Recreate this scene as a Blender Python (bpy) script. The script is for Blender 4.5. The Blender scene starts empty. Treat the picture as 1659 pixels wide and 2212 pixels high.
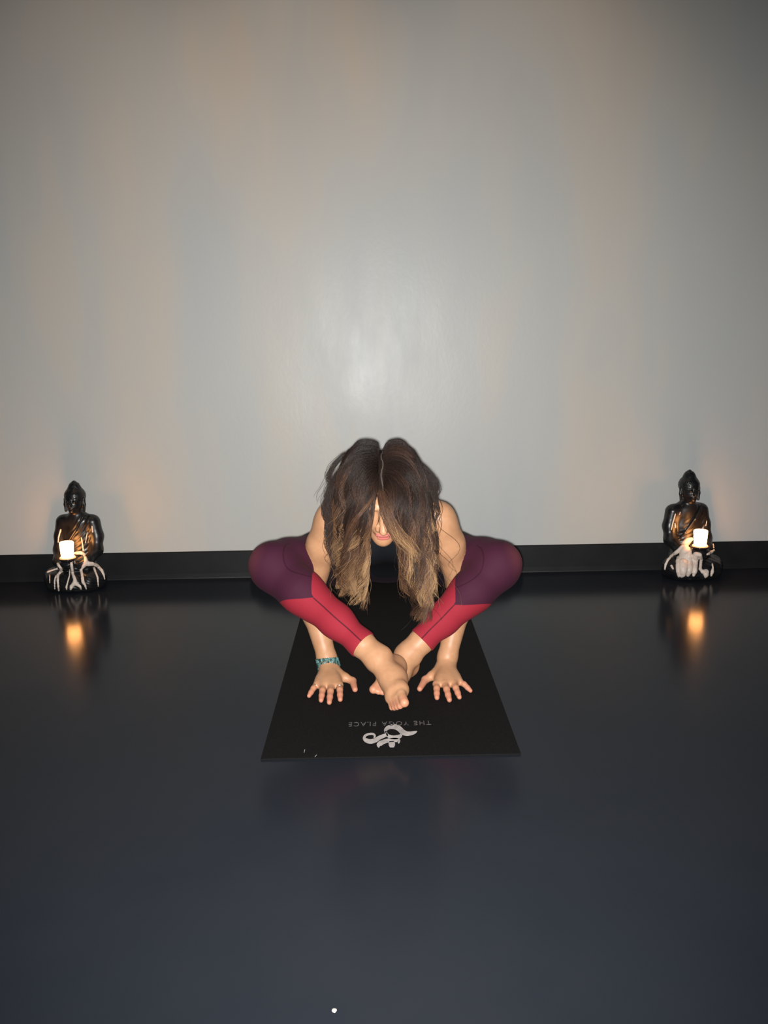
import bpy, bmesh, math, random
import numpy as np
from mathutils import Vector, Matrix

random.seed(7)
rng = np.random.default_rng(11)
S = bpy.context.scene
COL = S.collection
R = math.radians

# ------------------------------------------------------------------ camera
cam_d = bpy.data.cameras.new('camera')
cam_d.sensor_fit = 'VERTICAL'
cam_d.sensor_height = 36.0
cam_d.sensor_width = 27.0
cam_d.lens = 36.0 * 1790.0 / 2212.0
cam_d.clip_start = 0.05
cam = bpy.data.objects.new('camera', cam_d)
COL.objects.link(cam)
yaw, pitch, roll = R(0.516), R(10.643), R(-0.952)
Fv = Vector((math.sin(yaw) * math.cos(pitch), math.cos(yaw) * math.cos(pitch), -math.sin(pitch)))
Rv = Vector((math.cos(yaw), -math.sin(yaw), 0.0))
Uv = Rv.cross(Fv)
R2 = Rv * math.cos(roll) + Uv * math.sin(roll)
U2 = Uv * math.cos(roll) - Rv * math.sin(roll)
M = Matrix((R2, U2, -Fv)).transposed().to_4x4()
M.translation = (0, 0, 1.0)
cam.matrix_world = M
S.camera = cam

# ------------------------------------------------------------------ world, lights, exposure
wd = bpy.data.worlds.new('world')
S.world = wd
wd.use_nodes = True
wd.node_tree.nodes['Background'].inputs[0].default_value = (0.55, 0.72, 1.0, 1)
wd.node_tree.nodes['Background'].inputs[1].default_value = 0.022


def lamp(name, kind, loc, energy, color, target=None, **kw):
    d = bpy.data.lights.new(name, kind)
    d.energy = energy
    d.color = color
    for k, v in kw.items():
        setattr(d, k, v)
    o = bpy.data.objects.new(name, d)
    COL.objects.link(o)
    o.location = loc
    if target is not None:
        o.rotation_euler = (Vector(target) - Vector(loc)).to_track_quat('-Z', 'Y').to_euler()
    return o


# the phone's flash beside its lens
lamp('phone_flash', 'SPOT', (-0.008, -0.003, 0.990), 430.0, (1.0, 0.985, 0.95), (-0.02, 3.75, 0.16),
     spot_size=R(99), spot_blend=1.0, shadow_soft_size=0.012)
# added warm spots above the frame, standing in for candlelight from the room
for lx in (-1.25, -0.38, 0.60):
    lamp('added_warm_spot', 'SPOT', (lx, 2.75, 3.15), 13.0, (1.0, 0.66, 0.40), (lx, 3.75, 1.55),
         spot_size=R(76), spot_blend=1.0, shadow_soft_size=0.04)

S.view_settings.view_transform = 'Standard'
S.view_settings.look = 'None'
S.view_settings.gamma = 1.0
S.view_settings.use_curve_mapping = False
S.view_settings.exposure = 0.0


# ------------------------------------------------------------------ material helpers
def srgb(r, g, b):
    f = lambda c: (c / 255 / 12.92) if c / 255 <= 0.04045 else ((c / 255 + 0.055) / 1.055) ** 2.4
    return (f(r), f(g), f(b), 1.0)


def mat(name, color, rough=0.5, spec=0.5, **kw):
    m = bpy.data.materials.new(name)
    m.use_nodes = True
    b = m.node_tree.nodes['Principled BSDF']
    b.inputs['Base Color'].default_value = color
    b.inputs['Roughness'].default_value = rough
    b.inputs['Specular IOR Level'].default_value = spec
    for k, v in kw.items():
        b.inputs[k].default_value = v
    return m


class N:
    """small node-graph writer"""
    def __init__(s, m):
        s.t = m.node_tree
        s.b = s.t.nodes['Principled BSDF']

    def new(s, typ, **kw):
        n = s.t.nodes.new(typ)
        for k, v in kw.items():
            setattr(n, k, v)
        return n

    def link(s, a, b):
        s.t.links.new(a, b)

    def put(s, sock, v):
        if hasattr(v, 'is_linked') or isinstance(v, bpy.types.NodeSocket):
            s.link(v, sock)
        else:
            sock.default_value = v

    def math(s, op, a, b=0.0, clamp=False):
        n = s.new('ShaderNodeMath', operation=op, use_clamp=clamp)
        s.put(n.inputs[0], a)
        s.put(n.inputs[1], b)
        return n.outputs[0]

    def mix(s, fac, a, b, blend='MIX'):
        n = s.new('ShaderNodeMix', data_type='RGBA', blend_type=blend)
        s.put(n.inputs[0], fac)
        s.put(n.inputs[6], a)
        s.put(n.inputs[7], b)
        return n.outputs[2]

    def attr(s, name):
        return s.new('ShaderNodeAttribute', attribute_name=name).outputs['Fac']

    def noise(s, scale, detail=3.0, rough=0.5, stretch=None, coord='Object'):
        tc = s.new('ShaderNodeTexCoord').outputs[coord]
        if stretch:
            mp = s.new('ShaderNodeMapping')
            mp.inputs['Scale'].default_value = stretch
            s.link(tc, mp.inputs['Vector'])
            tc = mp.outputs[0]
        n = s.new('ShaderNodeTexNoise')
        s.link(tc, n.inputs['Vector'])
        n.inputs['Scale'].default_value = scale
        n.inputs['Detail'].default_value = detail
        n.inputs['Roughness'].default_value = rough
        return n.outputs['Fac']

    def ramp(s, fac, stops):
        n = s.new('ShaderNodeValToRGB')
        e = n.color_ramp.elements
        while len(e) < len(stops):
            e.new(0.5)
        for el, (p, c) in zip(e, stops):
            el.position = p
            el.color = c
        s.put(n.inputs[0], fac)
        return n.outputs[0]

    def smooth(s, v, a, b):
        n = s.new('ShaderNodeMapRange', interpolation_type='SMOOTHSTEP')
        s.put(n.inputs[0], v)
        n.inputs[1].default_value = a
        n.inputs[2].default_value = b
        return n.outputs[0]

    def bump(s, h, strength, dist):
        n = s.new('ShaderNodeBump')
        n.inputs['Strength'].default_value = strength
        n.inputs['Distance'].default_value = dist
        s.link(h, n.inputs['Height'])
        s.link(n.outputs[0], s.b.inputs['Normal'])


# wall paint: rolled grey semi-gloss; streaks of warm and cool light painted into its colour
M_WALL = mat('wall_paint', (0.4, 0.4, 0.4, 1), 0.36, 0.32)
g = N(M_WALL)
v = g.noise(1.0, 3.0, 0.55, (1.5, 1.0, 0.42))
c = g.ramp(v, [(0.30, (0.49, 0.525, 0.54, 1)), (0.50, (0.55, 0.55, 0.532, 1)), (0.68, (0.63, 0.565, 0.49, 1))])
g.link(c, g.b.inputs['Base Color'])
rr = g.noise(1.0, 4.0, 0.6, (6.0, 1.0, 2.2))
g.link(g.math('ADD', g.math('MULTIPLY', rr, 0.26), 0.27), g.b.inputs['Roughness'])
g.bump(g.noise(1.0, 3.0, 0.6, (60, 60, 38)), 0.09, 0.004)

# floor: dark blue-grey sealed sheet
M_FLOOR = mat('floor_vinyl', (0.02, 0.024, 0.034, 1), 0.2, 0.065)
g = N(M_FLOOR)
v = g.noise(1.4, 4.0, 0.6)
g.link(g.ramp(v, [(0.3, (0.0155, 0.0195, 0.027, 1)), (0.7, (0.0215, 0.024, 0.0305, 1))]), g.b.inputs['Base Color'])
v = g.noise(3.0, 4.0, 0.6)
g.link(g.math('ADD', g.math('MULTIPLY', v, 0.07), 0.125), g.b.inputs['Roughness'])
g.bump(g.noise(420.0, 2.0, 0.5), 0.05, 0.001)

M_BASE = mat('baseboard_rubber', srgb(30, 32, 36), 0.45, 0.35)
g = N(M_BASE)
g.link(g.ramp(g.noise(9.0, 3.0), [(0.3, (0.0075, 0.008, 0.0095, 1)), (0.7, (0.012, 0.0125, 0.014, 1))]), g.b.inputs['Base Color'])

M_MAT = mat('mat_rubber', (0.008, 0.008, 0.008, 1), 0.85, 0.15)
g = N(M_MAT)
g.link(g.ramp(g.noise(260.0, 3.0, 0.7), [(0.35, (0.0045, 0.0045, 0.0048, 1)), (0.75, (0.0105, 0.010, 0.0102, 1))]), g.b.inputs['Base Color'])
g.bump(g.noise(700.0, 2.0), 0.3, 0.001)

M_PRINT = mat('print_ink', srgb(196, 188, 184), 0.7, 0.2)
g = N(M_PRINT)
g.link(g.ramp(g.noise(55.0, 4.0, 0.7), [(0.30, (0.36, 0.33, 0.315, 1)), (0.62, (0.58, 0.53, 0.51, 1))]), g.b.inputs['Base Color'])
M_PRINT2 = mat('print_ink_worn', srgb(120, 114, 112), 0.8, 0.2)
g = N(M_PRINT2)
g.link(g.ramp(g.noise(160.0, 3.0, 0.7), [(0.40, (0.02, 0.02, 0.02, 1)), (0.60, (0.20, 0.185, 0.18, 1))]), g.b.inputs['Base Color'])
M_SCUFF = mat('pale_scuff', srgb(190, 185, 178), 0.8, 0.2)

# skin
M_SKIN = mat('skin', srgb(205, 150, 118), 0.46, 0.42)
g = N(M_SKIN)
g.b.inputs['Subsurface Weight'].default_value = 0.12
g.b.inputs['Subsurface Radius'].default_value = (0.012, 0.005, 0.003)
g.b.inputs['Subsurface Scale'].default_value = 0.4
v = g.noise(38.0, 4.0, 0.6)
c = g.ramp(v, [(0.3, (0.50, 0.252, 0.132, 1)), (0.7, (0.58, 0.312, 0.172, 1))])
c = g.mix(g.math('MULTIPLY', g.attr('blush'), 0.75), c, (0.62, 0.235, 0.155, 1))
c = g.mix(g.smooth(g.attr('lip'), 0.15, 0.75), c, (0.50, 0.15, 0.125, 1))
c = g.mix(g.smooth(g.attr('scalp'), 0.35, 0.65), c, (0.016, 0.0105, 0.008, 1))
c = g.mix(g.smooth(g.attr('part'), 0.35, 0.75), c, (0.085, 0.065, 0.06, 1))
g.link(c, g.b.inputs['Base Color'])
sc_ = g.smooth(g.attr('scalp'), 0.2, 0.6)
g.link(g.math('ADD', g.math('MULTIPLY', sc_, 0.5), 0.46), g.b.inputs['Roughness'])
g.link(g.math('SUBTRACT', 0.42, g.math('MULTIPLY', sc_, 0.36)), g.b.inputs['Specular IOR Level'])
g.bump(g.noise(900.0, 2.0), 0.08, 0.0005)

# two-tone leggings
M_LEG = mat('legging_knit', srgb(84, 38, 62), 0.75, 0.15)
g = N(M_LEG)
g.b.inputs['Sheen Weight'].default_value = 0.02
g.b.inputs['Sheen Roughness'].default_value = 0.5
g.b.inputs['Sheen Tint'].default_value = (0.9, 0.5, 0.55, 1)
v = g.noise(500.0, 2.0)
purple = g.mix(v, (0.046, 0.0105, 0.025, 1), (0.066, 0.0155, 0.034, 1))
purple = g.mix(g.math('MULTIPLY', g.smooth(g.attr('stretch'), 0.0, 1.0), 0.85), purple, (0.16, 0.042, 0.052, 1))
red = g.mix(v, (0.28, 0.018, 0.032, 1), (0.35, 0.026, 0.043, 1))
isred = g.smooth(g.attr('red'), -0.0015, 0.0015)
c = g.mix(isred, purple, red)
c = g.mix(g.smooth(g.attr('hip'), -0.002, 0.002), c, (0.007, 0.006, 0.010, 1))
sm = g.smooth(g.attr('seam'), 0.0026, 0.0012)
c = g.mix(g.math('MULTIPLY', sm, 0.8), c, (0.035, 0.007, 0.015, 1))
g.link(c, g.b.inputs['Base Color'])
h = g.math('SUBTRACT', g.math('MULTIPLY', g.noise(900.0, 2.0), 0.25), sm)
g.bump(h, 0.35, 0.0015)

M_TOP = mat('top_jersey', (0.0055, 0.0068, 0.0105, 1), 0.8, 0.2)
g = N(M_TOP)
g.link(g.ramp(g.noise(300.0, 2.0), [(0.3, (0.0028, 0.0034, 0.0055, 1)), (0.7, (0.004, 0.005, 0.008, 1))]), g.b.inputs['Base Color'])

# hair: dark roots, warm brown lengths, blond ends
M_HAIR = mat('hair_strands', (0.03, 0.018, 0.012, 1), 0.45, 0.32)
g = N(M_HAIR)
t = g.attr('along')
rn = g.attr('shade')
tt = g.math('ADD', t, g.math('MULTIPLY', g.math('SUBTRACT', rn, 0.64), 0.95))
c = g.ramp(tt, [(0.0, (0.017, 0.010, 0.008, 1)), (0.30, (0.031, 0.0165, 0.012, 1)), (0.60, (0.085, 0.042, 0.026, 1)),
                (0.82, (0.17, 0.088, 0.046, 1)), (1.0, (0.42, 0.25, 0.125, 1))])
g.link(c, g.b.inputs['Base Color'])

# statues, wax, candles
M_STATUE = mat('black_lacquer', (0.010, 0.0098, 0.0105, 1), 0.28, 0.5)
g = N(M_STATUE)
v = g.noise(26.0, 4.0, 0.6)
g.link(g.ramp(v, [(0.35, (0.0065, 0.0068, 0.008, 1)), (0.68, (0.016, 0.0155, 0.017, 1))]), g.b.inputs['Base Color'])
g.link(g.math('ADD', g.math('MULTIPLY', v, 0.35), 0.16), g.b.inputs['Roughness'])
M_WAX = mat('dripped_wax', (0.72, 0.60, 0.52, 1), 0.45, 0.4)
g = N(M_WAX)
g.link(g.ramp(g.noise(60.0, 3.0), [(0.3, (0.68, 0.55, 0.47, 1)), (0.7, (0.86, 0.74, 0.65, 1))]), g.b.inputs['Base Color'])
g.b.inputs['Subsurface Weight'].default_value = 0.15
g.b.inputs['Subsurface Radius'].default_value = (0.01, 0.006, 0.004)


def glow(name, color, strength):
    m = mat(name, (0.8, 0.6, 0.4, 1), 0.5, 0.3)
    gg = N(m)
    gg.b.inputs['Emission Color'].default_value = color
    gg.b.inputs['Emission Strength'].default_value = strength
    f = gg.noise(30.0, 2.0)
    gg.link(gg.mix(f, (0.8, 0.62, 0.42, 1), (0.86, 0.7, 0.5, 1)), gg.b.inputs['Base Color'])
    return m


M_CANDLE = glow('lit_candle_wax', (1.0, 0.40, 0.115, 1), 25.0)
M_CANDLE_FOOT = glow('lit_candle_foot', (1.0, 0.34, 0.08, 1), 1.1)
M_FLAME = glow('candle_flame', (1.0, 0.72, 0.36, 1), 30.0)
M_WICK = mat('wick', (0.01, 0.008, 0.006, 1), 0.9, 0.1)
M_DISH = mat('smoked_glass', (0.03, 0.02, 0.016, 1), 0.12, 0.5)
g = N(M_DISH)
g.link(g.ramp(g.noise(40.0), [(0.3, (0.02, 0.013, 0.01, 1)), (0.7, (0.04, 0.026, 0.02, 1))]), g.b.inputs['Base Color'])

M_BEAD = mat('teal_beads', srgb(52, 92, 84), 0.45, 0.4)
g = N(M_BEAD)
v = g.noise(1.0, 1.0, 0.5, (95, 95, 95))
g.link(g.ramp(v, [(0.35, (0.012, 0.030, 0.028, 1)), (0.5, (0.035, 0.105, 0.088, 1)), (0.66, (0.16, 0.30, 0.31, 1))]), g.b.inputs['Base Color'])
M_GOLD = mat('gold', (0.75, 0.52, 0.25, 1), 0.25, 0.5, Metallic=1.0)
M_SILVER = mat('silver', (0.85, 0.82, 0.75, 1), 0.2, 0.5, Metallic=1.0)


# ------------------------------------------------------------------ object helpers
def tag(o, label=None, cat=None, group=None, kind=None):
    for k, v in (('label', label), ('category', cat), ('group', group), ('kind', kind)):
        if v:
            o[k] = v
    return o


def empty(name, loc, rz=0.0):
    o = bpy.data.objects.new(name, None)
    COL.objects.link(o)
    o.location = loc
    o.rotation_euler = (0, 0, rz)
    o.empty_display_size = 0.05
    return o


def obj(name, me, m, parent=None, loc=(0, 0, 0)):
    o = bpy.data.objects.new(name, me)
    if m is not None and not me.materials:
        me.materials.append(m)
    COL.objects.link(o)
    if parent is not None:
        o.parent = parent
    o.location = loc
    return o


def mesh_np(name, V, F, attrs=None, smooth=True):
    """V (n,3), F (m,3 or 4)"""
    me = bpy.data.meshes.new(name)
    V = np.ascontiguousarray(V, dtype=np.float32)
    F = np.ascontiguousarray(F, dtype=np.int32)
    k = F.shape[1]
    me.vertices.add(len(V))
    me.vertices.foreach_set('co', V.ravel())
    me.loops.add(F.size)
    me.loops.foreach_set('vertex_index', F.ravel())
    me.polygons.add(len(F))
    me.polygons.foreach_set('loop_start', np.arange(0, F.size, k, dtype=np.int32))
    me.polygons.foreach_set('loop_total', np.full(len(F), k, dtype=np.int32))
    me.polygons.foreach_set('use_smooth', np.full(len(F), smooth, dtype=bool))
    me.update(calc_edges=True)
    for n, a in (attrs or {}).items():
        at = me.attributes.new(n, 'FLOAT', 'POINT')
        at.data.foreach_set('value', np.ascontiguousarray(a, dtype=np.float32))
    me.validate()
    return me


def bm_mesh(name, bm, smooth=False):
    me = bpy.data.meshes.new(name)
    bm.to_mesh(me)
    bm.free()
    if smooth:
        me.polygons.foreach_set('use_smooth', np.full(len(me.polygons), True))
    return me


def box_bm(x0, x1, y0, y1, z0, z1, bevel=0.0, seg=2):
    bm = bmesh.new()
    bmesh.ops.create_cube(bm, size=1.0)
    bmesh.ops.scale(bm, vec=(x1 - x0, y1 - y0, z1 - z0), verts=bm.verts)
    bmesh.ops.translate(bm, vec=((x0 + x1) / 2, (y0 + y1) / 2, (z0 + z1) / 2), verts=bm.verts)
    if bevel:
        bmesh.ops.bevel(bm, geom=list(bm.edges), offset=bevel, segments=seg, affect='EDGES', profile=0.5)
    return bm


def lathe(profile, n=40):
    """profile: list of (r, z) -> verts, quads (caps by r ~ 0)"""
    a = np.linspace(0, 2 * np.pi, n, endpoint=False)
    V = []
    for r, z in profile:
        V.append(np.stack([r * np.cos(a), r * np.sin(a), np.full(n, z)], 1))
    V = np.concatenate(V)
    F = []
    for i in range(len(profile) - 1):
        for j in range(n):
            k = (j + 1) % n
            F.append((i * n + j, i * n + k, (i + 1) * n + k, (i + 1) * n + j))
    return V, np.array(F)


# ------------------------------------------------------------------ distance-field modelling
def nrm(v):
    v = np.asarray(v, float)
    return v / np.linalg.norm(v)


class Field:
    def __init__(s, lo, hi, h):
        s.lo = np.array(lo, float)
        s.h = h
        s.n = np.ceil((np.array(hi) - s.lo) / h).astype(int) + 1
        s.a = np.full(tuple(s.n), 1.0, np.float32)

    def copy(s):
        f = Field.__new__(Field)
        f.lo, f.h, f.n, f.a = s.lo, s.h, s.n, s.a.copy()
        return f

    def region(s, lo, hi):
        i0 = np.clip(np.floor((np.asarray(lo) - s.lo) / s.h).astype(int), 0, s.n)
        i1 = np.clip(np.ceil((np.asarray(hi) - s.lo) / s.h).astype(int) + 1, 0, s.n)
        sl = tuple(slice(a, b) for a, b in zip(i0, i1))
        ax = [(s.lo[d] + s.h * np.arange(i0[d], i1[d])).astype(np.float32) for d in range(3)]
        return sl, ax[0][:, None, None], ax[1][None, :, None], ax[2][None, None, :]

    def smin(s, sl, d, k):
        a = s.a[sl]
        if k <= 0:
            np.minimum(a, d, out=a)
        else:
            h = np.maximum(k - np.abs(a - d), 0) / k
            s.a[sl] = np.minimum(a, d) - h * h * k * 0.25

    def smax(s, sl, d, k):
        a = s.a[sl]
        h = np.maximum(k - np.abs(a - d), 0) / max(k, 1e-6)
        s.a[sl] = np.maximum(a, d) + h * h * k * 0.25

    def cone(s, a, b, r1, r2, k=0.02):
        a = np.asarray(a, float)
        b = np.asarray(b, float)
        m = max(r1, r2) + k + 3 * s.h + 0.008
        sl, X, Y, Z = s.region(np.minimum(a, b) - m, np.maximum(a, b) + m)
        ab = b - a
        L = max(float(ab @ ab), 1e-9)
        px, py, pz = X - a[0], Y - a[1], Z - a[2]
        t = np.clip((px * ab[0] + py * ab[1] + pz * ab[2]) / L, 0, 1).astype(np.float32)
        d = np.sqrt((px - t * ab[0]) ** 2 + (py - t * ab[1]) ** 2 + (pz - t * ab[2]) ** 2) - (r1 + (r2 - r1) * t)
        s.smin(sl, d.astype(np.float32), k)

    def chain(s, pts, rs, k=0.02):
        for i in range(len(pts) - 1):
            s.cone(pts[i], pts[i + 1], rs[i], rs[i + 1], k)

    def _ell(s, c, rad, ax, pad):
        c = np.asarray(c, float)
        rad = np.asarray(rad, float)
        A = np.eye(3) if ax is None else np.asarray(ax, float)   # rows: local axes
        ext = np.sqrt(((A * rad[:, None]) ** 2).sum(0)) + pad
        sl, X, Y, Z = s.region(c - ext, c + ext)
        px, py, pz = X - c[0], Y - c[1], Z - c[2]
        q0 = q1 = 0
        for i in range(3):
            u = px * A[i, 0] + py * A[i, 1] + pz * A[i, 2]
            q0 = q0 + (u / rad[i]) ** 2
            q1 = q1 + (u / rad[i] ** 2) ** 2
        k0 = np.sqrt(q0)
        return sl, (k0 * (k0 - 1) / np.maximum(np.sqrt(q1), 1e-6)).astype(np.float32)

    def ell(s, c, rad, ax=None, k=0.02):
        sl, d = s._ell(c, rad, ax, k + 3 * s.h + 0.008)
        s.smin(sl, d, k)

    def carve(s, c, rad, ax=None, k=0.008):
        sl, d = s._ell(c, rad, ax, k + 3 * s.h + 0.008)
        s.smax(sl, -d, k)

    def plane(s, p, n, off=0.0):
        """keep the side where (x-p).n < off"""
        X = (s.lo[0] + s.h * np.arange(s.n[0])).astype(np.float32)[:, None, None]
        Y = (s.lo[1] + s.h * np.arange(s.n[1])).astype(np.float32)[None, :, None]
        Z = (s.lo[2] + s.h * np.arange(s.n[2])).astype(np.float32)[None, None, :]
        d = (X - p[0]) * n[0] + (Y - p[1]) * n[1] + (Z - p[2]) * n[2] - off
        np.maximum(s.a, d.astype(np.float32), out=s.a)

    def sample(s, P):
        q = np.clip((P - s.lo) / s.h, 0, s.n - 1.001)
        i = q.astype(int)
        f = (q - i)
        out = 0
        for dx in (0, 1):
            for dy in (0, 1):
                for dz in (0, 1):
                    w = (f[:, 0] if dx else 1 - f[:, 0]) * (f[:, 1] if dy else 1 - f[:, 1]) * (f[:, 2] if dz else 1 - f[:, 2])
                    out = out + w * s.a[i[:, 0] + dx, i[:, 1] + dy, i[:, 2] + dz]
        return out

    def mesh(s):
        a = s.a
        neg = a < 0
        cnt = np.zeros(tuple(s.n - 1), np.uint8)
        for dx in (0, 1):
            for dy in (0, 1):
                for dz in (0, 1):
                    cnt += neg[dx:s.n[0] - 1 + dx, dy:s.n[1] - 1 + dy, dz:s.n[2] - 1 + dz]
        C = np.argwhere((cnt > 0) & (cnt < 8))
        m = s.n - 1
        flat = (C[:, 0] * m[1] + C[:, 1]) * m[2] + C[:, 2]
        corners = [(dx, dy, dz) for dx in (0, 1) for dy in (0, 1) for dz in (0, 1)]
        vals = {c: a[C[:, 0] + c[0], C[:, 1] + c[1], C[:, 2] + c[2]] for c in corners}
        acc = np.zeros((len(C), 3))
        num = np.zeros(len(C))
        for c in corners:
            for ax in range(3):
                if c[ax] == 0:
                    d = list(c)
                    d[ax] = 1
                    d = tuple(d)
                    v0, v1 = vals[c], vals[d]
                    x = (v0 < 0) != (v1 < 0)
                    t = np.where(x, v0 / np.where(x, v0 - v1, 1), 0)
                    t = np.clip(t, 0, 1)
                    p = np.zeros((len(C), 3)) + np.array(c)
                    p[:, ax] += t
                    acc += p * x[:, None]
                    num += x
        V = s.lo + s.h * (C + acc / num[:, None])
        F = []
        for ax in range(3):
            b, c = (ax + 1) % 3, (ax + 2) % 3
            s0 = [slice(0, None)] * 3
            s1 = [slice(0, None)] * 3
            s0[ax] = slice(0, -1)
            s1[ax] = slice(1, None)
            diff = neg[tuple(s0)] != neg[tuple(s1)]
            E = np.argwhere(diff)
            ok = (E[:, b] > 0) & (E[:, c] > 0) & (E[:, b] < m[b]) & (E[:, c] < m[c])
            E = E[ok]
            inside = neg[E[:, 0], E[:, 1], E[:, 2]]
            q = []
            for db, dc in ((-1, -1), (0, -1), (0, 0), (-1, 0)):
                T = E.copy()
                T[:, b] += db
                T[:, c] += dc
                q.append(np.searchsorted(flat, (T[:, 0] * m[1] + T[:, 1]) * m[2] + T[:, 2]))
            q = np.stack(q, 1)
            q[~inside] = q[~inside][:, ::-1]
            F.append(q)
        return V, np.concatenate(F)


def seg_dist(P, a, b):
    a = np.asarray(a, float)
    b = np.asarray(b, float)
    ab = b - a
    t = np.clip(((P - a) @ ab) / (ab @ ab), 0, 1)
    return np.linalg.norm(P - a - t[:, None] * ab, axis=1), t


# ------------------------------------------------------------------ the room
WALL_Y = 3.752
tag(obj('floor', bm_mesh('floor', box_bm(-3.6, 3.6, -2.6, WALL_Y + 0.1, -0.06, 0.0)), M_FLOOR),
    'dark blue-grey sealed studio floor with soft reflections', 'floor', kind='structure')
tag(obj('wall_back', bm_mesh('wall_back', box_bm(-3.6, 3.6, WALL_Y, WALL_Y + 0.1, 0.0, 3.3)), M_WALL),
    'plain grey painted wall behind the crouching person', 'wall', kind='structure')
# skirting: a flat board with a small toe at the floor
prof = [(0, 0.0), (0, 0.126), (-0.006, 0.126), (-0.009, 0.122), (-0.009, 0.022), (-0.013, 0.014), (-0.018, 0.004), (-0.019, 0.0)]
bm = bmesh.new()
ends = []
for x in (-3.6, 3.6):
    ends.append([bm.verts.new((x, WALL_Y + p[0], p[1])) for p in prof])
for i in range(len(prof)):
    j = (i + 1) % len(prof)
    bm.faces.new((ends[0][i], ends[0][j], ends[1][j], ends[1][i]))
bm.faces.new(ends[0][::-1])
bm.faces.new(ends[1])
bmesh.ops.recalc_face_normals(bm, faces=bm.faces)
tag(obj('baseboard_back', bm_mesh('baseboard_back', bm), M_BASE), 'black rubber skirting along the grey wall', 'baseboard', kind='structure')

# ------------------------------------------------------------------ the two seated statues
BH = 0.0024


def statue_field():
    f = Field((-0.165, -0.155, -0.006), (0.165, 0.12, 0.49), BH)
    # low oval plinth
    f.ell((0, -0.022, 0.010), (0.126, 0.100, 0.016), k=0.0)
    # crossed legs
    for s in (-1, 1):
        f.chain([(s * 0.035, 0.03, 0.062), (s * 0.098, -0.035, 0.050), (s * 0.078, -0.078, 0.044), (-s * 0.03, -0.098, 0.047)],
                [0.050, 0.040, 0.034, 0.026], 0.02)
        f.ell((s * 0.094, -0.040, 0.045), (0.036, 0.046, 0.034), k=0.02)
    f.ell((0, -0.03, 0.06), (0.085, 0.07, 0.05), k=0.03)
    # robe fan between the legs
    f.ell((0, -0.105, 0.026), (0.05, 0.026, 0.012), k=0.012)
    # torso
    f.ell((0, 0.035, 0.125), (0.066, 0.050, 0.075), k=0.03)
    f.ell((0, 0.035, 0.225), (0.074, 0.050, 0.080), k=0.03)
    f.ell((0, 0.036, 0.290), (0.082, 0.044, 0.042), k=0.03)
    f.chain([(0, 0.03, 0.31), (0, 0.026, 0.352)], [0.034, 0.026], 0.025)
    # arms
    for s in (-1, 1):
        f.chain([(s * 0.068, 0.034, 0.288), (s * 0.083, 0.030, 0.225), (s * 0.086, 0.012, 0.165), (s * 0.068, -0.045, 0.125), (s * 0.030, -0.082, 0.112)],
                [0.034, 0.029, 0.027, 0.022, 0.017], 0.016)
        # hand
        f.ell((s * 0.020, -0.090, 0.107), (0.030, 0.020, 0.011), k=0.010)
        for i in range(4):
            f.cone((s * 0.012, -0.080 - i * 0.0075, 0.108), (-s * 0.022, -0.083 - i * 0.0075, 0.110), 0.0048, 0.0042, 0.003)
    # bowl held in the lap
    f.ell((0, -0.092, 0.128), (0.042, 0.040, 0.022), k=0.006)
    f.carve((0, -0.092, 0.160), (0.046, 0.044, 0.018), k=0.003)
    # head
    f.ell((0, 0.020, 0.392), (0.040, 0.044, 0.050), k=0.012)
    f.ell((0, 0.004, 0.366), (0.028, 0.028, 0.030), k=0.02)
    f.ell((0, -0.018, 0.350), (0.011, 0.010, 0.010), k=0.014)
    f.ell((0, 0.026, 0.410), (0.0455, 0.049, 0.042), k=0.006)        # cap of curls
    f.ell((0, 0.026, 0.448), (0.026, 0.026, 0.026), k=0.012)        # top knot
    f.cone((0, 0.026, 0.464), (0, 0.026, 0.470), 0.011, 0.008, 0.006)
    f.cone((0, -0.026, 0.392), (0, -0.034, 0.374), 0.0045, 0.0075, 0.008)   # nose
    for s in (-1, 1):
        f.carve((s * 0.016, -0.030, 0.390), (0.011, 0.009, 0.006), k=0.008)
        f.ell((s * 0.016, -0.021, 0.389), (0.009, 0.006, 0.005), k=0.004)
        f.chain([(s * 0.042, 0.018, 0.396), (s * 0.044, 0.016, 0.372), (s * 0.042, 0.014, 0.344)], [0.008, 0.0065, 0.006], 0.006)
    f.ell((0, -0.024, 0.362), (0.012, 0.007, 0.0042), k=0.005)      # mouth
    # relief: hair curls and robe folds
    sl, X, Y, Z = f.region((-0.07, -0.06, 0.395), (0.07, 0.1, 0.48))
    fr = np.where((Y > -0.022) | (Z > 0.42), 1.0, 0.0)
    f.a[sl] += (0.0018 * np.sin(X * 620) * np.sin(Z * 620) * np.cos(Y * 560) * fr).astype(np.float32)
    sl, X, Y, Z = f.region((-0.16, -0.15, 0.0), (0.16, 0.11, 0.32))
    rr_ = np.sqrt((X + 0.09) ** 2 + (Z - 0.36) ** 2)
    robe = np.clip((X * 0.9 - (Z - 0.22) * 0.55 + 0.05) / 0.03, 0, 1) * (Z > 0.10)
    low = (Z < 0.10)
    f.a[sl] += (0.0008 * np.sin(rr_ * 340) * robe * (np.abs(X) < 0.07) + 0.0005 * np.sin((X * 0.5 + Z) * 420) * low).astype(np.float32)
    # edge of the robe across the chest
    f.chain([(0.045, -0.012, 0.318), (0.012, -0.022, 0.262), (-0.035, -0.020, 0.200), (-0.062, 0.0, 0.150)], [0.005] * 4, 0.006)
    f.plane((0, 0, 0.0), (0, 0, -1))
    return f


sf = statue_field()
SV, SF_ = sf.mesh()
statue_me = mesh_np('statue_body', SV, SF_)


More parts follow.
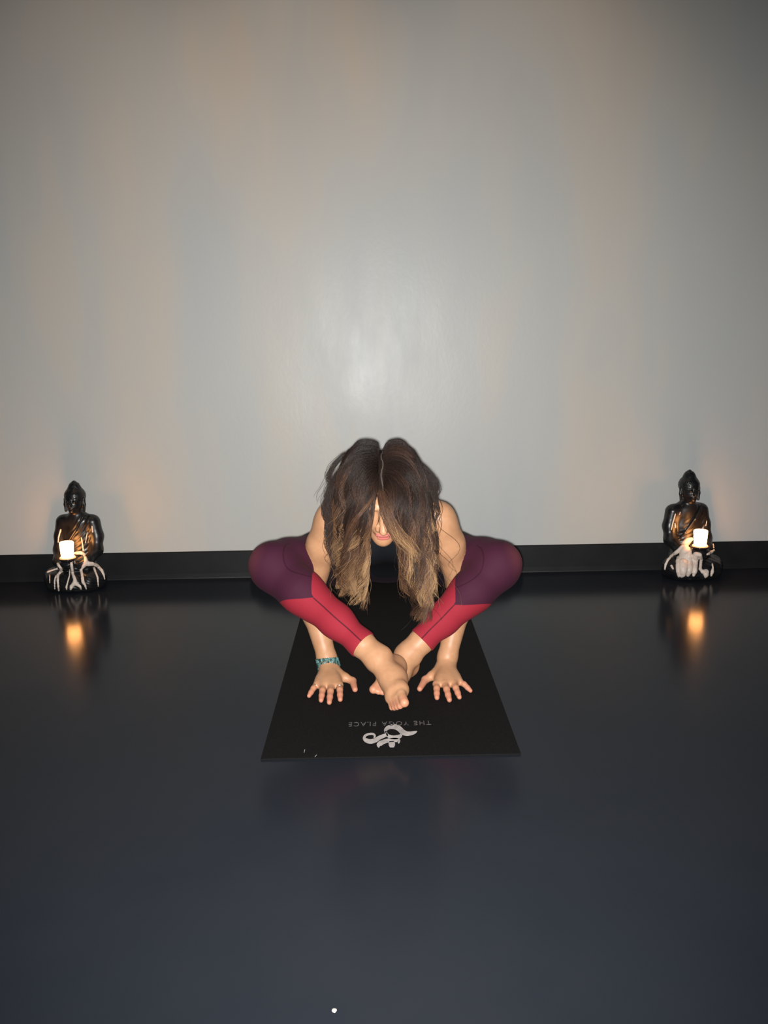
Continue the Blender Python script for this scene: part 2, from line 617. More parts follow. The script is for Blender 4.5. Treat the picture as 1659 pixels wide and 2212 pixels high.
def wax_mesh(name, drips, slope, rz, seed):
    """drips: lists of (x, z, radius) seen in the statue's axis plane; each runs down the statue's front"""
    f = Field((-0.175, -0.17, -0.006), (0.175, 0.12, 0.34), 0.0022)
    ca, sa = math.cos(-rz), math.sin(-rz)
    d = np.array([slope * ca - 1.0 * sa, slope * sa + 1.0 * ca, -0.225])
    d /= np.linalg.norm(d)
    rg = random.Random(seed)

    def hit(x, z):
        p0 = np.array([x * ca, x * sa, z])
        ts = np.linspace(-0.26, 0.16, 420)
        P = p0 + ts[:, None] * d
        dd = sf.sample(P)
        inb = np.all((P > sf.lo) & (P < sf.lo + sf.h * (sf.n - 1)), axis=1)
        w = np.where((dd < 0) & inb)[0]
        if len(w) == 0:
            w = [int(np.argmin(np.where(inb, dd, 9)))]
        return P[w[0]]
    for dr in drips:
        pts, rs = [], []
        for (x0, z0, r0), (x1, z1, r1) in zip(dr[:-1], dr[1:]):
            n = max(2, int(math.hypot(x1 - x0, z1 - z0) / 0.006))
            for i in range(n):
                t = i / n
                pts.append(hit(x0 + (x1 - x0) * t, z0 + (z1 - z0) * t))
                rs.append((r0 + (r1 - r0) * t) * rg.uniform(0.9, 1.12))
        pts.append(hit(dr[-1][0], dr[-1][1]))
        rs.append(dr[-1][2])
        for i in range(len(pts) - 1):
            if np.linalg.norm(pts[i + 1] - pts[i]) < 0.05:
                f.cone(pts[i], pts[i + 1], rs[i], rs[i + 1], 0.004)
        f.cone(pts[-1], pts[-1] + np.array([0, 0, -0.001]), rs[-1] * 1.15, rs[-1], 0.004)
    f.plane((0, 0, 0.0008), (0, 0, -1))
    V, F = f.mesh()
    return mesh_np(name, V, F)


def candle(loc, label, group, seed):
    e = empty('votive_candle', loc)
    tag(e, label, 'candle', group)
    rb, rt, hh = 0.0262, 0.0300, 0.080
    prof = [(0.0, 0.010), (rb - 0.004, 0.010), (rb, 0.013)]
    for i in range(1, 9):
        t = i / 8
        prof.append((rb + (rt - rb) * t, 0.013 + (hh - 0.018) * t))
    prof += [(rt - 0.001, hh - 0.002), (rt - 0.004, hh), (rt - 0.008, hh - 0.002), (rt - 0.011, hh - 0.010), (0.006, hh - 0.014), (0.0, hh - 0.014)]
    V, F = lathe(prof, 36)
    obj('candle_body', mesh_np('candle_body', V, F), M_CANDLE, e)
    V, F = lathe([(0, 0.0008), (0.030, 0.0008), (0.0335, 0.004), (0.034, 0.010), (0.032, 0.0125), (0.0275, 0.0115), (0.026, 0.0095), (0, 0.0095)], 36)
    obj('candle_foot', mesh_np('candle_foot', V, F), M_CANDLE_FOOT, e)
    V, F = lathe([(0, hh - 0.015), (0.0012, hh - 0.015), (0.0011, hh - 0.006), (0, hh - 0.0055)], 8)
    obj('wick', mesh_np('wick', V, F), M_WICK, e)
    V, F = lathe([(0, hh - 0.012), (0.0024, hh - 0.010), (0.0034, hh - 0.007), (0.0026, hh - 0.003), (0.001, hh + 0.0005), (0, hh + 0.002)], 14)
    obj('flame', mesh_np('flame', V, F), M_FLAME, e)
    d = bpy.data.lights.new('candle_light', 'POINT')
    d.energy = 0.05
    d.color = (1.0, 0.42, 0.15)
    d.shadow_soft_size = 0.012
    o = bpy.data.objects.new('candle_light', d)
    COL.objects.link(o)
    o.parent = e
    o.location = (0, -0.012, hh + 0.03)
    return e


def statue(x, y, rz, label, drips, slope, clabel, seed):
    e = empty('buddha_statue', (x, y, 0.0), rz)
    tag(e, label, 'statue', 'seated statues along the wall')
    b = obj('statue_body', statue_me, M_STATUE, e)
    wx = obj('wax_drips', wax_mesh('wax_drips', drips, slope, rz, seed), M_WAX, e)
    tag(wx, 'pale dripped candle wax', kind='stuff')
    # small dish in the bowl
    c = Vector((x, y, 0)) + Matrix.Rotation(rz, 3, 'Z') @ Vector((0, -0.092, 0.143))
    V, F = lathe([(0, 0.0), (0.024, 0.0), (0.036, 0.006), (0.039, 0.013), (0.037, 0.013), (0.033, 0.0075), (0.0, 0.0045)], 36)
    dsh = obj('candle_dish', mesh_np('candle_dish', V, F), M_DISH, e, (0, -0.092, 0.1405))
    dsh['label'] = 'dark glass dish under the candle'
    candle(tuple(c + Vector((0, 0, 0.0025))), clabel, 'candles held by the statues', seed)
    return e


def from_px(lst, cx, cy, sx):
    """(x, y, radius) read off the photograph's crop -> metres in the statue's axis plane"""
    return [((a - cx) / 8.295 / sx, 0.476 - (b / 8.295 - cy) / 474.0, r / 8.295 / sx) for a, b, r in lst]


L = lambda pts: from_px(pts, (162 - 60) * 8.295, (1040 - 1120), 480.0)
left_drips = [L(p) for p in (
    [(810, 610, 26), (900, 605, 30), (960, 625, 26), (985, 690, 24), (990, 790, 34), (930, 850, 24), (885, 900, 20), (900, 1000, 20), (905, 1120, 26), (935, 1170, 16), (950, 1240, 8)],
    [(1000, 800, 36), (1090, 805, 36), (1190, 860, 34), (1250, 930, 24), (1280, 1010, 16), (1290, 1080, 8)],
    [(1120, 880, 20), (1140, 960, 14), (1165, 1040, 13), (1165, 1200, 8)],
    [(500, 790, 24), (540, 850, 26), (545, 920, 26), (480, 990, 22), (470, 1090, 18), (470, 1260, 12)],
    [(440, 1000, 12), (415, 1090, 12), (402, 1230, 9)],
    [(300, 940, 22), (380, 910, 16), (480, 880, 18)],
    [(335, 980, 8), (325, 1120, 6)],
    [(730, 780, 22), (735, 880, 20), (740, 980, 20), (770, 1080, 26), (760, 1130, 34), (700, 1190, 30), (680, 1240, 14)],
    [(760, 1130, 30), (820, 1170, 26), (850, 1200, 18), (860, 1240, 8)],
    [(690, 900, 10), (680, 1000, 10), (640, 1110, 10), (610, 1200, 14), (610, 1240, 8)],
    [(795, 690, 9), (790, 780, 7)], [(757, 690, 9), (757, 760, 7)],
    [(590, 180, 14), (565, 240, 12), (535, 330, 11), (525, 400, 9)],
    [(1150, 130, 13), (1155, 230, 10)], [(1060, 230, 6), (1010, 420, 6)],
    [(945, 330, 9), (955, 440, 10), (960, 560, 9)],
)]
Rr = lambda pts: from_px(pts, (1487 - 1400) * 8.295, (1020 - 1100), 480.0)
right_drips = [Rr(p) for p in (
    [(760, 560, 34), (700, 590, 50), (650, 650, 60), (650, 760, 70), (650, 880, 90), (640, 1000, 80), (640, 1100, 72), (640, 1180, 50), (620, 1210, 24)],
    [(560, 900, 50), (560, 1000, 46), (560, 1100, 42), (570, 1190, 26), (570, 1225, 10)],
    [(720, 760, 60), (730, 900, 70), (740, 1020, 66), (740, 1120, 60), (730, 1190, 30)],
    [(840, 830, 40), (850, 920, 44), (850, 1020, 36), (850, 1120, 40), (830, 1200, 20)],
    [(850, 820, 34), (920, 840, 34), (950, 920, 26), (945, 1010, 20), (940, 1090, 24), (980, 1140, 30), (1040, 1150, 48), (1045, 1200, 40), (1040, 1235, 14)],
    [(1150, 1010, 14), (1165, 1080, 14), (1150, 1150, 30), (1140, 1210, 16)],
    [(620, 700, 40), (520, 780, 30), (430, 850, 26), (360, 930, 20), (325, 1010, 18), (315, 1090, 12)],
    [(1050, 830, 24), (1120, 800, 26), (1170, 770, 16)], [(1160, 660, 12), (1165, 720, 10)],
    [(450, 100, 9), (410, 260, 10), (390, 380, 7)], [(540, 50, 6), (525, 110, 6)], [(1020, 230, 7), (1010, 320, 7)],
    [(450, 270, 12), (460, 340, 10)], [(430, 1030, 20), (460, 1080, 14)],
)]
statue(-1.350, 3.646, R(-6), 'glossy black seated statue with thin wax drips over its lap', left_drips, -0.366,
       'glowing candle held by the statue with thin wax drips', 3)
statue(1.411, 3.644, R(9), 'glossy black seated statue with a broad sheet of wax on its lap', right_drips, 0.382,
       'glowing candle held by the statue with the broad wax sheet', 5)

# ------------------------------------------------------------------ the mat
MT = 0.005
mx0, mx1, my0, my1 = -0.305, 0.355, 1.947, 3.725
mat_e = empty('yoga_mat', ((mx0 + mx1) / 2, my0, 0))
tag(mat_e, 'black rubber yoga mat with pale printed emblem and upside-down lettering', 'yoga mat')
bm = box_bm(mx0, mx1, my0, my1, 0.0003, MT, 0.0016, 2)
me = bm_mesh('mat_sheet', bm)
me.transform(Matrix.Translation(-mat_e.location))
obj('mat_sheet', me, M_MAT, mat_e)


def ribbon(strokes, z0, z1):
    """flat brush strokes: list of lists (x, y, half width x, half width y)"""
    bm = bmesh.new()
    for st in strokes:
        pts = np.array([(p[0], p[1]) for p in st])
        ws = np.array([(p[3] / 2, p[2] / 2) for p in st]) * 1.08
        t = np.linspace(0, len(st) - 1, (len(st) - 1) * 5 + 1)

        def cr(A):
            out = []
            for u in t:
                i = min(int(u), len(st) - 2)
                f = u - i
                a, b = A[max(i - 1, 0)], A[i]
                c_, d_ = A[i + 1], A[min(i + 2, len(st) - 1)]
                out.append(0.5 * ((2 * b) + (-a + c_) * f + (2 * a - 5 * b + 4 * c_ - d_) * f * f + (-a + 3 * b - 3 * c_ + d_) * f ** 3))
            return np.array(out)
        C = cr(pts)
        Wd = np.maximum(cr(ws), 0.0004)
        T = np.gradient(C, axis=0)
        # work in the lettering's own proportions (it is stretched along the mat)
        Tn = T * np.array([2.2, 1.0])
        Tn /= np.linalg.norm(Tn, axis=1)[:, None] + 1e-9
        Nn = np.stack([-Tn[:, 1], Tn[:, 0]], 1)
        A_, B_ = C + Nn * Wd, C - Nn * Wd
        top = [[bm.verts.new((p[0], p[1], z1)) for p in q] for q in (A_, B_)]
        bot = [[bm.verts.new((p[0], p[1], z0)) for p in q] for q in (A_, B_)]
        for i in range(len(C) - 1):
            bm.faces.new((top[0][i], top[0][i + 1], top[1][i + 1], top[1][i]))
            bm.faces.new((bot[0][i + 1], bot[0][i], bot[1][i], bot[1][i + 1]))
            bm.faces.new((top[0][i + 1], top[0][i], bot[0][i], bot[0][i + 1]))
            bm.faces.new((top[1][i], top[1][i + 1], bot[1][i + 1], bot[1][i]))
    bmesh.ops.recalc_face_normals(bm, faces=bm.faces)
    return bm


strokes = [
    [(0.013, 2.080, 0.008, 0.004), (0.0135, 2.096, 0.017, 0.008), (0.018, 2.108, 0.021, 0.009), (0.027, 2.116, 0.023, 0.010), (0.039, 2.116, 0.029, 0.013),
     (0.050, 2.104, 0.030, 0.014), (0.059, 2.083, 0.030, 0.013), (0.069, 2.073, 0.025, 0.012), (0.080, 2.073, 0.020, 0.009), (0.091, 2.079, 0.015, 0.007), (0.098, 2.085, 0.004, 0.002)],
    [(0.013, 2.089, 0.010, 0.004), (0.017, 2.072, 0.009, 0.005), (0.023, 2.057, 0.020, 0.009), (0.034, 2.051, 0.021, 0.010), (0.045, 2.053, 0.022, 0.010), (0.053, 2.061, 0.017, 0.008), (0.055, 2.072, 0.005, 0.003)],
    [(-0.018, 2.050, 0.006, 0.003), (-0.016, 2.065, 0.010, 0.005), (-0.022, 2.075, 0.011, 0.005), (-0.032, 2.074, 0.011, 0.005), (-0.041, 2.066, 0.013, 0.006), (-0.044, 2.050, 0.016, 0.007),
     (-0.038, 2.037, 0.022, 0.010), (-0.026, 2.031, 0.023, 0.011), (-0.013, 2.039, 0.023, 0.011), (-0.004, 2.051, 0.021, 0.010), (0.008, 2.062, 0.020, 0.009), (0.019, 2.070, 0.015, 0.007)],
    [(-0.0055, 1.994, 0.002, 0.001), (-0.006, 2.009, 0.020, 0.010), (-0.001, 2.019, 0.025, 0.012), (0.006, 2.026, 0.022, 0.010), (0.016, 2.033, 0.021, 0.009), (0.027, 2.036, 0.021, 0.010),
     (0.040, 2.037, 0.022, 0.010), (0.047, 2.031, 0.018, 0.008), (0.046, 2.015, 0.004, 0.002)],
    [(0.0285, 1.994, 0.006, 0.009), (0.0285, 2.003, 0.03, 0.0135), (0.0285, 2.014, 0.03, 0.0155), (0.0285, 2.024, 0.03, 0.0135), (0.0285, 2.030, 0.01, 0.010)],
]
ox, oy = mat_e.location.x, mat_e.location.y
em_me = bm_mesh('emblem', ribbon(strokes, MT - 0.0004, MT + 0.0004))
em_me.transform(Matrix.Translation(-mat_e.location))
obj('emblem', em_me, M_PRINT, mat_e)['label'] = 'pale looping brush-stroke emblem printed on the mat'


def lettering(text, width, height, loc, rz, m, parent, name):
    cu = bpy.data.curves.new(name, 'FONT')
    cu.body = text
    cu.align_x = 'CENTER'
    cu.align_y = 'CENTER'
    cu.space_character = 1.25
    cu.space_word = 1.3
    cu.extrude = 0.002
    cu.offset = 0.006
    tmp = bpy.data.objects.new(name + '_tmp', cu)
    COL.objects.link(tmp)
    dg = bpy.context.evaluated_depsgraph_get()
    me = bpy.data.meshes.new_from_object(tmp.evaluated_get(dg))
    bpy.data.objects.remove(tmp)
    co = np.array([v.co for v in me.vertices])
    lo, hi = co.min(0), co.max(0)
    sx, sy = width / (hi[0] - lo[0]), height / (hi[1] - lo[1])
    me.transform(Matrix.Translation(-Vector((lo + hi) / 2)))
    me.transform(Matrix.Diagonal((sx, sy, 0.0003 / 0.002, 1)))
    me.transform(Matrix.Rotation(rz, 4, 'Z'))
    me.materials.clear()
    o = obj(name, me, m, parent, loc)
    return o


lettering('THE YOGA PLACE', 0.227, 0.026, (0.0255 - ox, 2.1365 - oy, MT + 0.0001), R(180), M_PRINT2, mat_e, 'lettering')['label'] = 'small worn grey lettering, upside down'
for (sx_, sy_, ln, an) in ((-0.197, 1.985, 0.016, 88), (-0.166, 1.957, 0.011, 70)):
    bm = box_bm(-ln / 2, ln / 2, -0.0006, 0.0006, 0, 0.0005)
    obj('scuff', bm_mesh('scuff', bm), M_SCUFF, mat_e, (sx_ - ox, sy_ - oy, MT - 0.0001)).rotation_euler = (0, 0, R(an))

# a fleck lying on the floor in front
bm = bmesh.new()
bmesh.ops.create_icosphere(bm, subdivisions=2, radius=0.0034)
for v_ in bm.verts:
    v_.co.x *= 0.9 + 0.5 * random.random()
    v_.co.y *= 0.9 + 0.7 * random.random()
    v_.co.z = max(v_.co.z * 0.55, -0.0016) + 0.0016
tag(obj('wax_fleck', bm_mesh('wax_fleck', bm), M_SCUFF, None, (-0.080, 1.124, 0.0)), 'tiny pale fleck on the bare dark floor in front', 'fleck')

# ------------------------------------------------------------------ the person
PO = np.array([0.03, 2.45, MT])
person = empty('person', tuple(PO))
tag(person, 'person balancing on both hands, ankles crossed, in plum and red leggings', 'person')


def P_obj(name, V, F, m, attrs=None, label=None, parent=None):
    o = obj(name, mesh_np(name, V - PO, F, attrs), m, parent or person)
    if label:
        o['label'] = label
    return o


VH = 0.0029
LO, HI = (-0.47, 2.00, -0.005), (0.53, 2.92, 0.80)
arr = lambda *p: np.array(p, float)

# joints (metres): side 0 is on the picture's left
SH = [arr(-0.132, 2.462, 0.526), arr(0.186, 2.462, 0.520)]
EL = [arr(-0.212, 2.56, 0.279), arr(0.262, 2.56, 0.280)]
WR = [arr(-0.158, 2.455, 0.048), arr(0.208, 2.452, 0.048)]
HIP = [arr(-0.068, 2.775, 0.340), arr(0.134, 2.775, 0.335)]
KN = [arr(-0.316, 2.440, 0.386), arr(0.368, 2.465, 0.370)]
AN = [arr(-0.004, 2.222, 0.163), arr(0.086, 2.355, 0.122)]
HEEL = [arr(0.044, 2.262, 0.118), arr(0.084, 2.398, 0.070)]
TOE = [arr(0.045, 2.052, 0.094), arr(0.004, 2.232, 0.060)]
HC = arr(0.018, 2.298, 0.617)          # head centre
tilt = R(29)
HS = 1.07
eR = nrm((1, 0.0, -0.012))
eF = nrm((0, -math.cos(tilt), -math.sin(tilt)))
eU = nrm(np.cross(eR, eF))
if eU[2] < 0:
    eU = -eU
HA = np.stack([eR, eF, eU])
hp = lambda r, f, u: HC + HS * (r * eR + f * eF + u * eU)

# torso
ft = Field(LO, HI, VH)
tdir = nrm(arr(0.033, 2.47, 0.50) - arr(0.033, 2.77, 0.335))
tax = np.stack([arr(1, 0, 0), tdir, np.cross(arr(1, 0, 0), tdir)])
ft.ell((0.033, 2.765, 0.345), (0.150, 0.095, 0.105), tax, 0.03)
ft.ell((0.033, 2.665, 0.410), (0.118, 0.105, 0.090), tax, 0.05)
ft.ell((0.033, 2.545, 0.468), (0.138, 0.115, 0.100), tax, 0.05)
ft.ell((0.033, 2.480, 0.505), (0.125, 0.060, 0.070), tax, 0.05)
for s in (-1, 1):
    ft.ell((0.033 + s * 0.058, 2.475, 0.425), (0.055, 0.055, 0.052), None, 0.04)
f_top = ft.copy()
# neck and shoulders
nb = arr(0.032, 2.470, 0.540)
ft.cone(SH[0] + arr(0.035, 0.01, 0.0), SH[1] + arr(-0.035, 0.01, 0.0), 0.042, 0.042, 0.05)
ft.chain([nb, hp(0, -0.025, -0.05)], [0.054, 0.050], 0.03)
# arms
for i in (0, 1):
    sgn = -1 if i == 0 else 1
    m1 = SH[i] * 0.62 + EL[i] * 0.38 + arr(sgn * 0.004, -0.008, 0)
    ft.chain([SH[i], m1, EL[i]], [0.046, 0.047, 0.041], 0.03)
    ft.ell(SH[i] * 0.9 + EL[i] * 0.1, (0.047, 0.050, 0.055), None, 0.03)
    f1 = EL[i] * 0.68 + WR[i] * 0.32 + arr(sgn * 0.006, -0.004, 0)
    ft.chain([EL[i], f1, WR[i] * 0.9 + EL[i] * 0.1, WR[i]], [0.037, 0.0395, 0.0285, 0.0275], 0.02)
# hands flat on the mat
MCP = [[(-0.121, 2.352, .031), (-0.145, 2.347, .033), (-0.169, 2.352, .031), (-0.190, 2.368, .027)],
       [(0.170, 2.345, .031), (0.194, 2.342, .033), (0.220, 2.348, .031), (0.241, 2.370, .027)]]
TIP = [[(-0.117, 2.290, .0125), (-0.148, 2.271, .0125), (-0.173, 2.287, .0125), (-0.211, 2.322, .012)],
       [(0.167, 2.288, .0125), (0.202, 2.271, .0125), (0.233, 2.289, .0125), (0.271, 2.336, .012)]]
THUMB = [[(-0.140, 2.440, .042), (-0.108, 2.412, .032), (-0.083, 2.400, .024), (-0.075, 2.357, .0145)],
         [(0.188, 2.436, .042), (0.161, 2.410, .032), (0.139, 2.398, .024), (0.120, 2.352, .0145)]]
FR = [0.0094, 0.0096, 0.0092, 0.0082]
finger_tips, finger_segs = [], []
for i in (0, 1):
    for j in range(4):
        a, b = arr(*MCP[i][j]), arr(*TIP[i][j])
        ft.cone(WR[i] + (a - WR[i]) * 0.08, a, 0.019, 0.0118, 0.018)
    cm = (WR[i] + np.mean([arr(*q_) for q_ in MCP[i]], axis=0)) / 2
    ft.ell(cm + arr(0, -0.008, -0.008), (0.038, 0.050, 0.019), None, 0.015)
    for j in range(4):
        a, b = arr(*MCP[i][j]), arr(*TIP[i][j])
        p1 = a + (b - a) * 0.44 + arr(0, 0, 0.0045)
        p2 = a + (b - a) * 0.74 + arr(0, 0, 0.002)
        r_ = FR[j]
        ft.chain([a, p1, p2, b], [r_ * 1.08, r_, r_ * 0.92, r_ * 0.80], 0.0045)
        finger_tips.append(b)
        finger_segs.append((p1, b))
    tb = [arr(*q_) for q_ in THUMB[i]]
    ft.cone(tb[0], tb[1], 0.017, 0.0145, 0.016)
    ft.chain(tb[1:], [0.0135, 0.0112, 0.0086], 0.006)
    finger_tips.append(tb[3])
    finger_segs.append((tb[2], tb[3]))
# head
ft.ell(hp(0, -0.012, 0.022), np.array([0.074, 0.094, 0.092]) * HS, HA, 0.02)
ft.ell(hp(0, 0.028, -0.035), np.array([0.057, 0.058, 0.072]) * HS, HA, 0.03)
ft.ell(hp(0, 0.052, -0.095), np.array([0.026, 0.026, 0.022]) * HS, HA, 0.035)
ft.ell(hp(0, 0.066, -0.100), np.array([0.015, 0.014, 0.013]) * HS, HA, 0.02)
for s in (-1, 1):
    ft.ell(hp(s * 0.036, 0.056, -0.030), np.array([0.022, 0.022, 0.022]) * HS, HA, 0.02)
    ft.carve(hp(s * 0.031, 0.094, 0.004), np.array([0.019, 0.014, 0.012]) * HS, HA, 0.012)
    ft.ell(hp(s * 0.031, 0.070, 0.003), np.array([0.0135, 0.0135, 0.0115]) * HS, HA, 0.004)
    ft.ell(hp(s * 0.030, 0.082, 0.022), np.array([0.022, 0.009, 0.006]) * HS, HA, 0.010)
    ft.ell(hp(s * 0.075, -0.005, -0.008), np.array([0.008, 0.017, 0.030]) * HS, HA, 0.006)
    ft.ell(hp(s * 0.012, 0.090, -0.041), np.array([0.0085, 0.010, 0.007]) * HS, HA, 0.006)
ft.chain([hp(0, 0.080, 0.016), hp(0, 0.092, -0.012), hp(0, 0.107, -0.036)], [0.0075 * HS, 0.0085 * HS, 0.0105 * HS], 0.010)
ft.ell(hp(0, 0.080, -0.056), np.array([0.022, 0.012, 0.014]) * HS, HA, 0.012)
ft.ell(hp(0, 0.0895, -0.0610), np.array([0.021, 0.0080, 0.0050]) * HS, HA, 0.004)
ft.ell(hp(0, 0.0880, -0.0720), np.array([0.018, 0.0085, 0.0060]) * HS, HA, 0.003)

# legs
f_leg, f_cloth = [], None
hem_pt, hem_n = [], []
for i in (0, 1):
    sgn = -1 if i == 0 else 1
    fl = Field(LO, HI, VH)
    fl.ell((0.033, 2.765, 0.345), (0.152, 0.097, 0.107), tax, 0.03)
    d = KN[i] - HIP[i]
    fl.ell(HIP[i] + arr(sgn * 0.03, 0.02, 0.0), (0.092, 0.090, 0.092), None, 0.04)
    fl.chain([HIP[i], HIP[i] + d * 0.45 + arr(0, 0, -0.004), HIP[i] + d * 0.85, KN[i]], [0.092, 0.084, 0.066, 0.058], 0.03)
    s_ = AN[i] - KN[i]
    up = np.cross(nrm(s_), nrm(np.cross(nrm(d), nrm(s_))))
    back = -nrm(d - nrm(s_) * (d @ nrm(s_)))          # from shin away from the thigh -> kneecap side
    fl.ell(KN[i] + nrm(d) * 0.012, (0.060, 0.056, 0.060), None, 0.03)
    calf = KN[i] + s_ * 0.30 - back * 0.014
    fl.chain([KN[i] + s_ * 0.03, KN[i] + s_ * 0.30 - back * 0.006, KN[i] + s_ * 0.62, KN[i] + s_ * 0.86, AN[i]],
             [0.060, 0.058, 0.043, 0.0325, 0.029], 0.03)
    fl.cone(KN[i] + arr(0, 0.01, -0.030), KN[i] + s_ * 0.42 + arr(0, 0.008, -0.010), 0.053, 0.042, 0.03)
    hp_ = KN[i] + s_ * (0.870 if i == 0 else 0.850)
    hem_pt.append(hp_)
    hem_n.append(nrm(s_))
    fc = fl.copy()
    fc.a -= 0.0030
    fc.plane(hp_, nrm(s_))
    if f_cloth is None:
        f_cloth = fc
    else:
        np.minimum(f_cloth.a, fc.a, out=f_cloth.a)
    # foot
    fw = nrm(TOE[i] - HEEL[i])
    uu = AN[i] - HEEL[i]
    uu = nrm(uu - fw * (uu @ fw))
    lat = np.cross(fw, uu)
    med = lat if i == 1 else -lat        # towards the big toe
    if i == 0:
        med = nrm(med)
    Lf = np.linalg.norm(TOE[i] - HEEL[i])
    H0 = HEEL[i]
    fp = lambda f_, m_, u_: H0 + fw * (f_ * Lf) + med * m_ + uu * u_
    fl.ell(H0, (0.0235, 0.0235, 0.0235), None, 0.03)
    fl.chain([AN[i], H0 + uu * 0.012], [0.029, 0.026], 0.03)
    fl.chain([AN[i], fp(0.42, 0.002, 0.026), fp(0.70, 0.0, 0.010)], [0.029, 0.028, 0.021], 0.03)
    fl.chain([H0, fp(0.40, -0.006, 0.002), fp(0.70, -0.016, -0.002)], [0.023, 0.021, 0.0155], 0.03)
    fl.chain([H0, fp(0.42, 0.009, 0.010), fp(0.73, 0.018, 0.002)], [0.022, 0.021, 0.0175], 0.03)
    fl.ell(fp(0.72, 0.021, 0.001), (0.014, 0.014, 0.014), None, 0.02)
    fl.ell(AN[i] + lat * 0.024 - uu * 0.006, (0.013, 0.013, 0.013), None, 0.016)
    fl.ell(AN[i] - lat * 0.024 - uu * 0.004, (0.013, 0.013, 0.013), None, 0.016)
    toes = [(0.021, 0.78, 1.03, 0.0125), (0.006, 0.78, 1.02, 0.0085), (-0.004, 0.76, 0.985, 0.0080), (-0.0135, 0.74, 0.945, 0.0076), (-0.0225, 0.70, 0.89, 0.0072)]
    for m_, f0, f1, r_ in toes:
        a, b = fp(f0 - 0.08, m_ * 0.95, 0.006), fp(f1, m_ * 1.05, -0.004)
        mm = (a + b) / 2 + uu * 0.004
        fl.cone(a, mm, r_ * 1.15, r_ * 0.95, 0.012)
        fl.cone(mm, b, r_ * 0.95, r_, 0.004)
        finger_tips.append(b)
    f_leg.append(fl)

body = ft
for fl in f_leg:
    np.minimum(body.a, fl.a, out=body.a)
V, F = body.mesh()
# tints kept per vertex
blush = np.zeros(len(V))
for a, b in finger_segs:
    dd, tt_ = seg_dist(V, a, b)
    blush = np.maximum(blush, np.clip(1 - (dd - 0.010) / 0.012, 0, 1) * (0.45 + 0.55 * tt_))
for b in finger_tips:
    dd = np.linalg.norm(V - b, axis=1)
    blush = np.maximum(blush, np.clip(1 - dd / 0.03, 0, 1))
Q = (V - HC) @ HA.T / HS                       # head coordinates
lipd = np.minimum(((Q[:, 0] / 0.023) ** 2 + ((Q[:, 2] + 0.061) / 0.0062) ** 2), ((Q[:, 0] / 0.020) ** 2 + ((Q[:, 2] + 0.0725) / 0.0070) ** 2))
lip = np.where((Q[:, 1] > 0.074), np.clip(1.6 - lipd, 0, 1), 0)
cheek = np.clip(1 - np.linalg.norm(Q - np.array([0, 0.105, -0.036]), axis=1) / 0.022, 0, 1)
blush = np.maximum(blush, 0.5 * cheek)


def hair_line(q):
    t_ = np.clip((q[:, 1] + 0.02) / 0.095, 0, 1)
    return -0.075 + 0.145 * t_ ** 1.15 - 0.25 * np.clip(np.abs(q[:, 0]) - 0.035, 0, 1)


inhead = np.linalg.norm(Q, axis=1) < 0.14
scalp = np.where(inhead, np.clip(0.5 + (Q[:, 2] - hair_line(Q)) / 0.012, 0, 1), 0)
part = np.where(inhead & (scalp > 0.4), np.clip(1.2 - np.abs(Q[:, 0] - 0.0025 * np.sin(Q[:, 1] * 110) + 0.002) / 0.0024, 0, 1), 0)
P_obj('body', V, F, M_SKIN, dict(blush=blush, lip=lip, scalp=scalp, part=part))

# leggings
V, F = f_cloth.mesh()
red = np.full(len(V), -1.0)
hipm = np.full(len(V), -1.0)
seam = np.full(len(V), 1.0)
stretch = np.zeros(len(V))
mid = 0.033
for i in (0, 1):
    sgn = -1 if i == 0 else 1
    w = (V[:, 0] - mid) * sgn > -0.02 if i == 0 else (V[:, 0] - mid) * sgn > 0.0
    # choose by nearness to the leg's own axes
    dA, tA = seg_dist(V, KN[i], AN[i])
    dB, tB = seg_dist(V, HIP[i], KN[i])
    o = 1 - i
    dA2, _ = seg_dist(V, KN[o], AN[o])
    dB2, _ = seg_dist(V, HIP[o], KN[o])
    mine = np.minimum(dA, dB) <= np.minimum(dA2, dB2)
    s_ = AN[i] - KN[i]
    Ls = np.linalg.norm(s_)
    sn = s_ / Ls
    along = (V - KN[i]) @ sn
    rel = V - KN[i] - along[:, None] * sn
    # frame about the shin: cam = towards the viewer's side/front of the mat, upw = upward
    fwd = arr(0, -1, 0.2)
    fwd = nrm(fwd - sn * (fwd @ sn))
    upw = np.cross(sn, fwd) * (-sgn)
    if upw[2] < 0:
        upw = -upw
    cf, cu_ = rel @ fwd, rel @ upw
    ph = np.arctan2(cu_, cf)
    edge = np.interp(cu_, [-0.07, -0.045, -0.01, 0.0155, 0.0165, 0.05, 0.07], [0.105, 0.132, 0.172, 0.196, 0.186, 0.150, 0.12])
    red = np.where(mine, along - edge, red)
    sdist = np.where((cf > -0.005) & (along > edge), np.abs(cu_ - 0.016 * (1 - along / Ls * 0.4)), 1.0)
    cc = (arr(-0.205, 2.42, 0.400), arr(0.238, 2.44, 0.385))[i]
    arc = np.abs(np.linalg.norm(V - cc, axis=1) - 0.085)
    arc = np.where((along < edge) & (cf > 0.0), arc, 1.0)
    seam = np.where(mine, np.minimum(sdist, arc * 0.9), seam)
    kd = np.linalg.norm((V - (KN[i] - nrm(s_) * 0.03 + nrm(KN[i] - HIP[i]) * 0.045)) * np.array([1.15, 1, 0.75]), axis=1)
    stretch = np.where(mine, np.clip(1 - kd / 0.062, 0, 1), stretch)
    hl = np.linalg.norm(KN[i] - HIP[i])
    hal = (V - HIP[i]) @ nrm(KN[i] - HIP[i])
    hipm = np.where(mine & (dB < dA), 0.64 * hl - hal, hipm)
leg_o = P_obj('leggings', V, F, M_LEG, dict(red=red, hip=hipm, seam=seam, stretch=stretch), 'plum and red panelled leggings')

